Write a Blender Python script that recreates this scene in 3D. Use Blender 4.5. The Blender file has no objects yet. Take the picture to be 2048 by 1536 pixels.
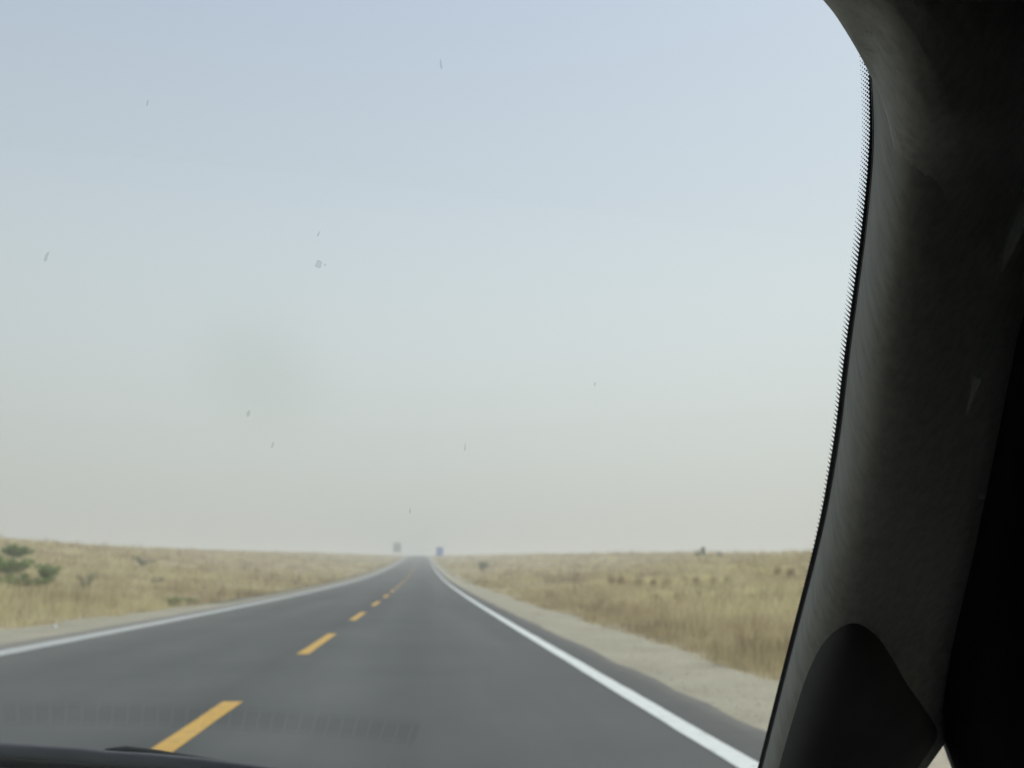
import bpy, bmesh, math, random
import numpy as np
from mathutils import Vector, Matrix

random.seed(7)
rng = np.random.default_rng(11)
scene = bpy.context.scene
col = scene.collection

# ------------------------------------------------------------------ camera
CAM = Vector((0.0, 0.0, 1.146))
YAW, PITCH = math.radians(5.275), math.radians(10.70)
FPX = 1990.0                                   # focal length in pixels of a 2048 px wide frame
cam_data = bpy.data.cameras.new('camera')
cam = bpy.data.objects.new('camera', cam_data)
col.objects.link(cam)
cam.location = CAM
cam.rotation_euler = (math.pi / 2 + PITCH, 0, -YAW)
cam_data.sensor_width = 36.0
cam_data.lens = 36.0 * FPX / 2048.0
cam_data.clip_start = 0.02
cam_data.clip_end = 12000
cam_data.dof.use_dof = True
cam_data.dof.focus_distance = 0.72
cam_data.dof.aperture_fstop = 10.2
scene.camera = cam

# ------------------------------------------------------------------ world, sun, exposure
SUN_EL, SUN_AZ = math.radians(56), math.radians(48)      # azimuth clockwise from +Y
world = bpy.data.worlds.new('World')
scene.world = world
world.use_nodes = True
wn, wl = world.node_tree.nodes, world.node_tree.links
wn.clear()
w_out = wn.new('ShaderNodeOutputWorld')
w_bg = wn.new('ShaderNodeBackground')
w_sky = wn.new('ShaderNodeTexSky')
w_sky.sky_type = 'NISHITA'
w_sky.sun_disc = False
w_sky.sun_elevation = SUN_EL
w_sky.sun_rotation = SUN_AZ
w_sky.air_density = 1.2
w_sky.dust_density = 6.0
w_sky.ozone_density = 1.0
w_geo = wn.new('ShaderNodeTexCoord')
w_sep = wn.new('ShaderNodeSeparateXYZ')
w_ramp = wn.new('ShaderNodeValToRGB')          # dust veil: warm grey low, pale blue higher up
w_ramp.color_ramp.interpolation = 'B_SPLINE'
els = w_ramp.color_ramp.elements
K = 1.10
stops = [(0.0, (0.548, 0.560, 0.532)), (0.06, (0.590, 0.603, 0.580)), (0.20, (0.655, 0.698, 0.712)),
         (0.35, (0.572, 0.640, 0.705)), (0.55, (0.440, 0.508, 0.645)), (1.0, (0.34, 0.44, 0.64))]
els[0].position, els[0].color = stops[0][0], (*stops[0][1], 1)
els[1].position, els[1].color = stops[-1][0], (*stops[-1][1], 1)
for p, c in stops[1:-1]:
    e = els.new(p); e.color = (*c, 1)
w_gain = wn.new('ShaderNodeMix'); w_gain.data_type = 'RGBA'; w_gain.blend_type = 'MULTIPLY'
w_gain.inputs[0].default_value = 1.0
w_gain.inputs[7].default_value = (K * 10, K * 10, K * 10, 1)
w_mix = wn.new('ShaderNodeMix'); w_mix.data_type = 'RGBA'
w_mix.inputs[0].default_value = 0.86
w_mix.clamp_result = False
wl.new(w_geo.outputs['Generated'], w_sep.inputs[0])
wl.new(w_sep.outputs['Z'], w_ramp.inputs[0])
# the dusty sky is broadly brighter on the sun's side
w_dot = wn.new('ShaderNodeVectorMath'); w_dot.operation = 'DOT_PRODUCT'
w_dot.inputs[1].default_value = (math.sin(SUN_AZ) * math.cos(SUN_EL), math.cos(SUN_AZ) * math.cos(SUN_EL), math.sin(SUN_EL))
wl.new(w_geo.outputs['Generated'], w_dot.inputs[0])
w_ma = wn.new('ShaderNodeMath'); w_ma.operation = 'MULTIPLY_ADD'
w_ma.inputs[1].default_value = .44; w_ma.inputs[2].default_value = .81
wl.new(w_dot.outputs['Value'], w_ma.inputs[0])
w_sc = wn.new('ShaderNodeVectorMath'); w_sc.operation = 'SCALE'
wl.new(w_ramp.outputs[0], w_sc.inputs[0]); wl.new(w_ma.outputs[0], w_sc.inputs['Scale'])
wl.new(w_sc.outputs[0], w_gain.inputs[6])
wl.new(w_sky.outputs[0], w_mix.inputs[6])
wl.new(w_gain.outputs[2], w_mix.inputs[7])
wl.new(w_mix.outputs[2], w_bg.inputs['Color'])
w_bg.inputs['Strength'].default_value = 0.1
wl.new(w_bg.outputs[0], w_out.inputs['Surface'])

sun_data = bpy.data.lights.new('sun', 'SUN')
sun_data.energy = 2.4
sun_data.angle = math.radians(12)
sun_data.color = (1.0, 0.95, 0.87)
sun = bpy.data.objects.new('sun', sun_data)
col.objects.link(sun)
sd = Vector((math.sin(SUN_AZ) * math.cos(SUN_EL), math.cos(SUN_AZ) * math.cos(SUN_EL), math.sin(SUN_EL)))
sun.rotation_euler = (-sd).to_track_quat('-Z', 'Y').to_euler()

vs = scene.view_settings
vs.view_transform = 'Standard'
vs.look = 'None'
vs.exposure = 0.0
vs.gamma = 1.0
vs.use_curve_mapping = False
cy = scene.cycles
cy.use_denoising = True
cy.max_bounces = 8
cy.transparent_max_bounces = 24
cy.volume_bounces = 2
cy.volume_step_rate = 4

# ------------------------------------------------------------------ helpers
def nodes(name):
    m = bpy.data.materials.new(name)
    m.use_nodes = True
    nt = m.node_tree
    b = nt.nodes['Principled BSDF']
    return m, nt.nodes, nt.links, b

def ramp(n, stops, interp='LINEAR'):
    r = n.new('ShaderNodeValToRGB')
    r.color_ramp.interpolation = interp
    e = r.color_ramp.elements
    e[0].position, e[0].color = stops[0][0], (*stops[0][1], 1)
    e[1].position, e[1].color = stops[-1][0], (*stops[-1][1], 1)
    for p, c in stops[1:-1]:
        x = e.new(p); x.color = (*c, 1)
    return r

def noise(n, l, vec, scale, detail=4, rough=0.55, mapscale=None):
    t = n.new('ShaderNodeTexNoise')
    t.inputs['Scale'].default_value = scale
    t.inputs['Detail'].default_value = detail
    t.inputs['Roughness'].default_value = rough
    if mapscale:
        mp = n.new('ShaderNodeMapping')
        mp.inputs['Scale'].default_value = mapscale
        l.new(vec, mp.inputs['Vector'])
        vec = mp.outputs[0]
    l.new(vec, t.inputs['Vector'])
    return t

def mixc(n, l, fac, a, b, mode='MIX'):
    m = n.new('ShaderNodeMix'); m.data_type = 'RGBA'; m.blend_type = mode
    for sock, v in ((0, fac), (6, a), (7, b)):
        if isinstance(v, (int, float)):
            m.inputs[sock].default_value = v
        elif isinstance(v, tuple):
            m.inputs[sock].default_value = (*v, 1)
        else:
            l.new(v, m.inputs[sock])
    return m.outputs[2]

def pos(n):
    return n.new('ShaderNodeNewGeometry').outputs['Position']

def bump(n, l, b, h, strength, dist=0.01):
    bp = n.new('ShaderNodeBump')
    bp.inputs['Strength'].default_value = strength
    bp.inputs['Distance'].default_value = dist
    l.new(h, bp.inputs['Height'])
    l.new(bp.outputs[0], b.inputs['Normal'])

def simple_mat(name, c, rough=0.6, metal=0.0, nscale=60, var=0.15, bstr=0.2, bdist=0.001, spec=0.5):
    m, n, l, b = nodes(name)
    p = pos(n)
    t = noise(n, l, p, nscale)
    r = ramp(n, [(0.3, tuple(x * (1 - var) for x in c)), (0.7, tuple(min(1, x * (1 + var)) for x in c))])
    l.new(t.outputs[0], r.inputs[0])
    l.new(r.outputs[0], b.inputs['Base Color'])
    b.inputs['Roughness'].default_value = rough
    b.inputs['Metallic'].default_value = metal
    b.inputs['Specular IOR Level'].default_value = spec
    bump(n, l, b, t.outputs[0], bstr, bdist)
    return m

def mesh_obj(name, verts, faces, mat, parent=None, smooth=False, label=None, cat=None, group=None, kind=None):
    me = bpy.data.meshes.new(name)
    me.from_pydata([tuple(v) for v in verts], [], [tuple(f) for f in faces])
    me.update()
    if mat: me.materials.append(mat)
    if smooth:
        me.polygons.foreach_set('use_smooth', [True] * len(me.polygons))
    o = bpy.data.objects.new(name, me)
    col.objects.link(o)
    attach(o, parent)
    tag(o, label, cat, group, kind)
    return o

def tag(o, label=None, cat=None, group=None, kind=None):
    if label: o['label'] = label
    if cat: o['category'] = cat
    if group: o['group'] = group
    if kind: o['kind'] = kind

def origin_of(o):
    v = Vector(o.location)
    while o.parent: o = o.parent; v += o.location
    return v

def attach(o, parent):
    """vertices are written in world space: keep them there under a parent that stands elsewhere"""
    if parent:
        o.parent = parent
        o.location = -origin_of(parent)

def empty(name, loc, label, cat, group=None):
    o = bpy.data.objects.new(name, None)
    o.empty_display_size = 0.3
    col.objects.link(o)
    o.location = loc
    tag(o, label, cat, group)
    return o

def big_mesh(name, V, F, mat, parent=None, kind=None, attrs=None, smooth=False):
    """V (n,3) float, F (m,k) int, all faces with k corners"""
    me = bpy.data.meshes.new(name)
    k = F.shape[1]
    me.vertices.add(len(V)); me.vertices.foreach_set('co', V.astype(np.float32).ravel())
    me.loops.add(F.size); me.loops.foreach_set('vertex_index', F.astype(np.int32).ravel())
    me.polygons.add(len(F))
    me.polygons.foreach_set('loop_start', np.arange(0, F.size, k, dtype=np.int32))
    me.polygons.foreach_set('loop_total', np.full(len(F), k, dtype=np.int32))
    if smooth: me.polygons.foreach_set('use_smooth', np.ones(len(F), dtype=bool))
    me.update(calc_edges=True)
    for an, arr in (attrs or {}).items():
        a = me.attributes.new(an, 'FLOAT', 'POINT')
        a.data.foreach_set('value', arr.astype(np.float32))
    if mat: me.materials.append(mat)
    o = bpy.data.objects.new(name, me)
    col.objects.link(o)
    attach(o, parent)
    tag(o, kind=kind)
    return o

def grid_faces(nr, nc, flip=False):
    i = np.arange(nr - 1)[:, None] * nc + np.arange(nc - 1)[None, :]
    f = np.stack([i, i + 1, i + nc + 1, i + nc], -1).reshape(-1, 4)
    return f[:, ::-1] if flip else f

def box_vf(x0, x1, y0, y1, z0, z1):
    v = [(x0, y0, z0), (x1, y0, z0), (x1, y1, z0), (x0, y1, z0), (x0, y0, z1), (x1, y0, z1), (x1, y1, z1), (x0, y1, z1)]
    f = [(0, 3, 2, 1), (4, 5, 6, 7), (0, 1, 5, 4), (1, 2, 6, 5), (2, 3, 7, 6), (3, 0, 4, 7)]
    return v, f

def box_obj(name, b, mat, parent=None, bevel=0.0, **kw):
    v, f = box_vf(*b)
    o = mesh_obj(name, v, f, mat, parent, **kw)
    if bevel:
        bm = bmesh.new(); bm.from_mesh(o.data)
        bmesh.ops.bevel(bm, geom=bm.edges[:], offset=bevel, segments=2, affect='EDGES', profile=0.5)
        bm.to_mesh(o.data); bm.free()
    return o

def tube_vf(path, radii, seg=10):
    V, F = [], []
    n = len(path)
    for i, p in enumerate(path):
        a = Vector(path[max(i - 1, 0)]); b = Vector(path[min(i + 1, n - 1)])
        d = (b - a).normalized()
        s = d.cross(Vector((0, 0, 1)))
        if s.length < 1e-3: s = d.cross(Vector((0, 1, 0)))
        s.normalize(); u = s.cross(d)
        r = radii[i] if hasattr(radii, '__len__') else radii
        rr = r if hasattr(r, '__len__') else (r, r)
        for k in range(seg):
            t = 2 * math.pi * k / seg
            V.append(Vector(p) + s * math.cos(t) * rr[0] + u * math.sin(t) * rr[1])
    for i in range(n - 1):
        for k in range(seg):
            F.append((i * seg + k, i * seg + (k + 1) % seg, (i + 1) * seg + (k + 1) % seg, (i + 1) * seg + k))
    F.append(tuple(range(seg))[::-1]); F.append(tuple((n - 1) * seg + k for k in range(seg)))
    return V, F

def tube_obj(name, path, radii, mat, parent=None, seg=10, **kw):
    V, F = tube_vf(path, radii, seg)
    return mesh_obj(name, V, F, mat, parent, smooth=True, **kw)

def vnoise(x, y, seed=0):
    """smooth value noise, numpy, about -1..1"""
    xi, yi = np.floor(x).astype(np.int64), np.floor(y).astype(np.int64)
    xf, yf = x - xi, y - yi
    def h(a, b):
        n = (a * 374761393 + b * 668265263 + seed * 2147483647 + 1013904223) & 0x7fffffff
        n = ((n ^ (n >> 13)) * 1274126177) & 0x7fffffff
        return ((n ^ (n >> 16)) & 0xffff) / 32767.5 - 1
    u, v = xf * xf * (3 - 2 * xf), yf * yf * (3 - 2 * yf)
    a = h(xi, yi) * (1 - u) + h(xi + 1, yi) * u
    b = h(xi, yi + 1) * (1 - u) + h(xi + 1, yi + 1) * u
    return a * (1 - v) + b * v

def fbm(x, y, seed=0, o=3):
    s, a, t = 0, 1.0, 0
    for k in range(o):
        s = s + a * vnoise(x * 2 ** k + 17.3 * k, y * 2 ** k - 9.1 * k, seed + k); t += a; a *= 0.5
    return s / t

# ------------------------------------------------------------------ the lie of the land
_sy = np.array([-2000, 20, 80, 124, 160, 215, 300, 400, 436, 462, 520, 700, 1100, 1600, 6000])
_ss = np.array([0, 0, .0085, .015, .0185, .022, .026, .0270, .016, -.004, -.022, -.024, -.008, 0, 0])
_yy = np.arange(-2000, 6001, 1.0)
_zz = np.cumsum(np.interp(_yy, _sy, _ss)); _zz -= np.interp(0, _yy, _zz)
def zroad(y): return np.interp(y, _yy, _zz)
def xroad(y):
    t = np.clip(np.asarray(y, float), -50, 900)
    return -2.03 + .0044 * t
def shoulder_edge(y, side):
    """distance of the gravel's outer edge from the road's middle"""
    base = np.interp(y, [0, 22, 30, 42, 90], [7.3, 7.15, 6.7, 5.8, 5.5]) if side < 0 else np.interp(y, [0, 40, 120], [6.15, 6.1, 5.8])
    return base + .35 * fbm(y * .25, y * 0 + side * 5.0, 3) + .15 * vnoise(y * 1.3, y * 0 + side, 5)
def terrain(x, y):
    x = np.asarray(x, float); y = np.asarray(y, float)
    u = x - xroad(y)
    au = np.abs(u)
    zr = zroad(y)
    left = u < 0
    amp = np.where(left, np.interp(y, [-200, 60, 110, 230, 430, 700], [3.6, 3.6, 3.9, 2.7, 1.0, .6]),
                   np.interp(y, [-200, 60, 110, 230, 430, 700], [2.6, 2.6, 2.6, 2.2, .5, .3]))
    t = np.clip((au - 7.0) / 36.0, 0, 1)
    rise = t * t * (3 - 2 * t) * .55 + t * .45
    far = np.clip((au - 43) / 200, 0, 1)
    z = zr - .10 + amp * rise - 1.2 * far
    k = np.clip((au - 7.0) / 6, 0, 1)
    z = z + k * (.16 * fbm(x * .11, y * .11, 21) + .28 * fbm(x * .03, y * .03, 31) * np.clip((au - 10) / 20, 0, 1))
    z = z + np.clip((au - 6.5) / 2, 0, 1) * .035 * fbm(x * .8, y * .8, 41)
    z = np.where(au < 6.9, zr - .10 - .05 * np.clip((5.2 - au) / .6, 0, 1), z)
    return z

# ------------------------------------------------------------------ materials of the land
def make_ground_mat():
    m, n, l, b = nodes('dry_earth')
    p = pos(n)
    t1 = noise(n, l, p, .11, 5, .6)
    r1 = ramp(n, [(.32, (.31, .24, .16)), (.48, (.42, .35, .235)), (.62, (.48, .42, .28)), (.75, (.38, .34, .22))])
    l.new(t1.outputs[0], r1.inputs[0])
    t2 = noise(n, l, p, 3.5, 6, .7)
    r2 = ramp(n, [(.3, (.62, .62, .62)), (.7, (1.25, 1.22, 1.15))])
    l.new(t2.outputs[0], r2.inputs[0])
    l.new(mixc(n, l, 1.0, r1.outputs[0], r2.outputs[0], 'MULTIPLY'), b.inputs['Base Color'])
    b.inputs['Roughness'].default_value = .95
    b.inputs['Specular IOR Level'].default_value = .1
    bump(n, l, b, t2.outputs[0], .8, .15)
    return m

def make_gravel_mat():
    m, n, l, b = nodes('shoulder_gravel')
    p = pos(n)
    t1 = noise(n, l, p, .6, 6, .65)
    r1 = ramp(n, [(.3, (.31, .28, .205)), (.5, (.36, .33, .245)), (.7, (.41, .375, .275))])
    l.new(t1.outputs[0], r1.inputs[0])
    v = n.new('ShaderNodeTexVoronoi'); v.inputs['Scale'].default_value = 38
    l.new(p, v.inputs['Vector'])
    r2 = ramp(n, [(0, (.86, .86, .86)), (1, (1.14, 1.14, 1.15))])
    l.new(v.outputs['Color'], r2.inputs[0])
    l.new(mixc(n, l, .8, r1.outputs[0], r2.outputs[0], 'MULTIPLY'), b.inputs['Base Color'])
    b.inputs['Roughness'].default_value = .92
    b.inputs['Specular IOR Level'].default_value = .15
    bump(n, l, b, v.outputs['Distance'], .7, .012)
    return m

def make_asphalt_mat():
    m, n, l, b = nodes('asphalt')
    p = pos(n)
    t1 = noise(n, l, p, 1.0, 5, .6, (.9, .04, 1))            # long streaks along the lanes
    r1 = ramp(n, [(.3, (.061, .064, .061)), (.5, (.073, .076, .072)), (.7, (.085, .088, .083))])
    l.new(t1.outputs[0], r1.inputs[0])
    t2 = noise(n, l, p, 90, 3, .7)
    r2 = ramp(n, [(.3, (.75, .75, .75)), (.7, (1.3, 1.3, 1.3))])
    l.new(t2.outputs[0], r2.inputs[0])
    t3 = noise(n, l, p, .35, 4, .6)
    r3 = ramp(n, [(.35, (.9, .9, .9)), (.65, (1.1, 1.09, 1.07))])
    l.new(t3.outputs[0], r3.inputs[0])
    c = mixc(n, l, .7, r1.outputs[0], r2.outputs[0], 'MULTIPLY')
    c = mixc(n, l, 1.0, c, r3.outputs[0], 'MULTIPLY')
    # polished wheel tracks, darker oil strip between them, dark seam along the middle
    sx = n.new('ShaderNodeSeparateXYZ'); l.new(p, sx.inputs[0])
    uu = n.new('ShaderNodeMath'); uu.operation = 'MULTIPLY_ADD'; uu.inputs[1].default_value = -.0044; l.new(sx.outputs['Y'], uu.inputs[0]); l.new(sx.outputs['X'], uu.inputs[2])
    wob = noise(n, l, p, .25, 3, .6)
    u2 = n.new('ShaderNodeMath'); u2.operation = 'MULTIPLY_ADD'; u2.inputs[1].default_value = .35; l.new(wob.outputs[0], u2.inputs[0]); l.new(uu.outputs[0], u2.inputs[2])
    mr = n.new('ShaderNodeMapRange'); mr.inputs['From Min'].default_value = -6.86; mr.inputs['From Max'].default_value = 3.14; l.new(u2.outputs[0], mr.inputs['Value'])
    wr = ramp(n, [(0, (1, 1, 1)), (.16, (1.10, 1.10, 1.10)), (.24, (.93, .93, .93)), (.34, (1.10, 1.10, 1.10)), (.485, (1.0, 1.0, 1.0)), (.515, (.84, .84, .84)), (.55, (1, 1, 1)),
                  (.62, (1.10, 1.10, 1.10)), (.70, (.92, .92, .92)), (.79, (1.12, 1.12, 1.12)), (.92, (.96, .96, .96)), (1, (1, 1, 1))])
    l.new(mr.outputs[0], wr.inputs[0])
    c = mixc(n, l, 1.0, c, wr.outputs[0], 'MULTIPLY')
    # dust that traffic has blown on to the outer edges of the paving
    at = n.new('ShaderNodeAttribute'); at.attribute_name = 'dust'
    tn = noise(n, l, p, 2.2, 6, .7)
    mm = n.new('ShaderNodeMath'); mm.operation = 'MULTIPLY'
    l.new(at.outputs['Fac'], mm.inputs[0]); l.new(tn.outputs[0], mm.inputs[1])
    c = mixc(n, l, mm.outputs[0], c, (.30, .27, .22))
    l.new(c, b.inputs['Base Color'])
    b.inputs['Roughness'].default_value = .85
    b.inputs['Specular IOR Level'].default_value = .3
    bump(n, l, b, t2.outputs[0], .5, .004)
    return m

def make_paint_mat(name, c, worn, amount):
    m, n, l, b = nodes(name)
    p = pos(n)
    t1 = noise(n, l, p, 7, 6, .75)
    r1 = ramp(n, [(amount - .1, worn), (amount + .12, c)])
    l.new(t1.outputs[0], r1.inputs[0])
    t2 = noise(n, l, p, 60, 3, .7)
    r2 = ramp(n, [(.25, (.82, .82, .82)), (.6, (1, 1, 1))])
    l.new(t2.outputs[0], r2.inputs[0])
    l.new(mixc(n, l, 1.0, r1.outputs[0], r2.outputs[0], 'MULTIPLY'), b.inputs['Base Color'])
    b.inputs['Roughness'].default_value = .75
    b.inputs['Specular IOR Level'].default_value = .3
    bump(n, l, b, t2.outputs[0], .4, .003)
    return m

def make_grass_mat():
    m, n, l, b = nodes('dry_grass')
    p = pos(n)
    t1 = noise(n, l, p, .13, 5, .65, (1, .7, .1))
    r1 = ramp(n, [(.30, (.46, .37, .24)), (.42, (.62, .53, .335)), (.50, (.72, .65, .405)),
                  (.60, (.77, .71, .45)), (.74, (.62, .62, .39))])
    l.new(t1.outputs[0], r1.inputs[0])
    at = n.new('ShaderNodeAttribute'); at.attribute_name = 'tone'
    r2 = ramp(n, [(0, (.38, .32, .28)), (.3, (.78, .72, .66)), (.7, (1.05, 1.03, .98)), (1, (1.3, 1.3, 1.25))])
    l.new(at.outputs['Fac'], r2.inputs[0])
    c = mixc(n, l, 1.0, r1.outputs[0], r2.outputs[0], 'MULTIPLY')
    l.new(c, b.inputs['Base Color'])
    b.inputs['Roughness'].default_value = .8
    b.inputs['Specular IOR Level'].default_value = .15
    tr = n.new('ShaderNodeBsdfTranslucent')
    l.new(c, tr.inputs['Color'])
    mx = n.new('ShaderNodeMixShader'); mx.inputs[0].default_value = .3
    l.new(b.outputs[0], mx.inputs[1]); l.new(tr.outputs[0], mx.inputs[2])
    l.new(mx.outputs[0], n['Material Output'].inputs['Surface'])
    return m

def make_leaf_mat(name, dark, light):
    m, n, l, b = nodes(name)
    at = n.new('ShaderNodeAttribute'); at.attribute_name = 'tone'
    r = ramp(n, [(0, dark), (1, light)])
    l.new(at.outputs['Fac'], r.inputs[0])
    l.new(r.outputs[0], b.inputs['Base Color'])
    b.inputs['Roughness'].default_value = .65
    b.inputs['Specular IOR Level'].default_value = .25
    tr = n.new('ShaderNodeBsdfTranslucent')
    l.new(r.outputs[0], tr.inputs['Color'])
    mx = n.new('ShaderNodeMixShader'); mx.inputs[0].default_value = .25
    l.new(b.outputs[0], mx.inputs[1]); l.new(tr.outputs[0], mx.inputs[2])
    l.new(mx.outputs[0], n['Material Output'].inputs['Surface'])
    return m

M_ground = make_ground_mat()
M_gravel = make_gravel_mat()
M_asphalt = make_asphalt_mat()
M_white = make_paint_mat('white_paint', (.72, .74, .70), (.40, .40, .38), .36)
M_white_worn = make_paint_mat('worn_white_paint', (.47, .48, .45), (.26, .26, .24), .40)
M_yellow = make_paint_mat('yellow_paint', (.60, .36, .075), (.36, .24, .10), .38)
M_grass = make_grass_mat()

# ------------------------------------------------------------------ ground, shoulders, road
def spaced(a, b, fine, grow):
    out, s = [a], fine
    while out[-1] < b:
        out.append(out[-1] + s); s *= grow
    return np.array(out)

us = np.concatenate([-spaced(7.5, 3000, .9, 1.06)[::-1], np.array([-6.8, -6.2, -5.4, -4.8, -4, 0, 4, 4.8, 5.4, 6.2, 6.8]), spaced(7.5, 3000, .9, 1.06)])
ys = np.concatenate([-spaced(6, 1500, 2.5, 1.12)[::-1], np.arange(-4, 30, 1.0), spaced(30, 4500, 1.2, 1.018)])
Y, U = np.meshgrid(ys, us, indexing='ij')
X = U + xroad(Y)
Z = terrain(X, Y)
ground = big_mesh('ground', np.stack([X, Y, Z], -1).reshape(-1, 3), grid_faces(len(ys), len(us)), M_ground, kind='structure', smooth=True)

ry = np.concatenate([np.arange(-60, 120, 1.0), np.arange(120, 560, 2.0), np.arange(560, 1400, 15.0)])
def strip(name, uvals, zoff, mat, ylist, kind=None, parent=None, attrs=None, wob=0.0):
    Yg, Ug = np.meshgrid(ylist, np.arange(len(uvals)), indexing='ij')
    Uv = np.zeros_like(Yg)
    Zv = np.zeros_like(Yg)
    for j, (uf, zo) in enumerate(zip(uvals, zoff)):
        Uv[:, j] = uf(ylist) if callable(uf) else uf
        Zv[:, j] = zroad(ylist) + zo
    if wob:
        Uv = Uv + wob * (rng.random(Uv.shape) - .5)
    V = np.stack([Uv + xroad(Yg), Yg, Zv], -1).reshape(-1, 3)
    return big_mesh(name, V, grid_faces(len(ylist), len(uvals)), mat, parent, kind, attrs, smooth=True)

ru = [-4.75, -4.45, -4.0, -2, 0, 2, 4.0, 4.35, 4.62]
dust = np.tile(np.array([1.6, 1.1, .25, .05, .0, .0, .05, .2, .8]), (len(ry), 1)).ravel()
road_u = [lambda y: -4.75 + .05 * vnoise(y * 1.7, y * 0, 61)] + ru[1:-1] + [lambda y: 4.56 + .05 * vnoise(y * 1.9, y * 0 + 4, 63)]
road = strip('road', road_u, [0.0] * 9, M_asphalt, ry, 'structure', attrs={'dust': dust})
for side in (-1, 1):
    inner = 4.70 if side < 0 else 4.50
    uu = [lambda y, s=side, i=inner: s * (i + 0 * y), lambda y, s=side, i=inner: s * (i + .25), lambda y, s=side: s * 5.9,
          lambda y, s=side: s * (shoulder_edge(y, s) - .1), lambda y, s=side: s * (shoulder_edge(y, s) + .35)]
    zo = [-.012, -.018, -.045, -.075, -.14]
    if side > 0:
        strip('gravel_shoulder', uu, zo, M_gravel, ry, 'structure')
    else:
        strip('gravel_shoulder', uu[::-1], zo[::-1], M_gravel, ry, 'structure')

ly = np.concatenate([np.arange(-60, 120, .5), np.arange(120, 560, 1.5), np.arange(560, 900, 12.0)])
strip('edge_line', [3.91, 4.085], [.004, .004], M_white, ly, parent=road, wob=.012)
strip('edge_line', [-4.20, -3.78], [.004, .004], M_white_worn, ly, parent=road, wob=.02)
for k in range(-3, 52):
    # each dash is 4.6 m, one every 9.7 m
    y1 = 9.5 + 10.05 * k
    y0 = y1 - 4.8
    if y0 < -30: continue
    yl = np.linspace(y0, y1, 9)
    c = .35
    strip('lane_dash', [c - .085, c + .085], [.004, .004], M_yellow, yl, parent=road, wob=.01)

# pebbles on the two shoulders
def pebbles(name, count, side):
    y = 3 + 60 * rng.random(count) ** 1.7
    inner = 4.45 if side > 0 else 4.8
    u = side * (inner + (shoulder_edge(y, side) + .5 - inner) * rng.random(count) ** .8)
    s = .004 + .009 * rng.random(count) ** 3
    x = u + xroad(y)
    au = np.abs(u)
    z = zroad(y) + np.interp(au, [4.5, 4.75, 5.9, 7.2], [-.012, -.018, -.045, -.085]) + s * .3
    base = np.array([(1, 0, 0), (-1, 0, 0), (0, 1, 0), (0, -1, 0), (0, 0, .8), (0, 0, -.8)], float)
    F0 = np.array([(0, 2, 4), (2, 1, 4), (1, 3, 4), (3, 0, 4), (2, 0, 5), (1, 2, 5), (3, 1, 5), (0, 3, 5)])
    V = base[None] * s[:, None, None] * (.7 + .6 * rng.random((count, 6, 1)))
    a = rng.random(count) * 6.28
    ca, sa = np.cos(a)[:, None], np.sin(a)[:, None]
    Vx = V[:, :, 0] * ca - V[:, :, 1] * sa + x[:, None]
    Vy = V[:, :, 0] * sa + V[:, :, 1] * ca + y[:, None]
    Vz = V[:, :, 2] + z[:, None]
    VV = np.stack([Vx, Vy, Vz], -1).reshape(-1, 3)
    FF = (F0[None] + 6 * np.arange(count)[:, None, None]).reshape(-1, 3)
    o = big_mesh(name, VV, FF, M_peb, kind='stuff')
    return o
M_peb = simple_mat('pebble', (.42, .39, .31), .9, nscale=14, var=.45, bstr=.2)
o = pebbles('gravel', 6000, 1)
tag(o, 'loose grey and tan pebbles on the right road shoulder', 'gravel')
o = pebbles('gravel', 5000, -1)
tag(o, 'loose tan pebbles on the left road shoulder', 'gravel')

# ------------------------------------------------------------------ dry grass
def ray(px, py):
    cp, sp, cyw, syw = math.cos(PITCH), math.sin(PITCH), math.cos(YAW), math.sin(YAW)
    R = Vector((cyw, -syw, 0)); Uv = Vector((-syw * sp, -cyw * sp, cp)); Fv = Vector((syw * cp, cyw * cp, sp))
    return (R * (px - 1024) + Uv * (768 - py) + Fv * FPX) / FPX

def pixel_to_land(px, py):
    r = ray(px, py); t = 6.0
    while t < 480:
        p = CAM + r * t
        if p.z <= float(terrain(p.x, p.y)): return p
        t *= 1.01
    return CAM + r * 100

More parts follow.
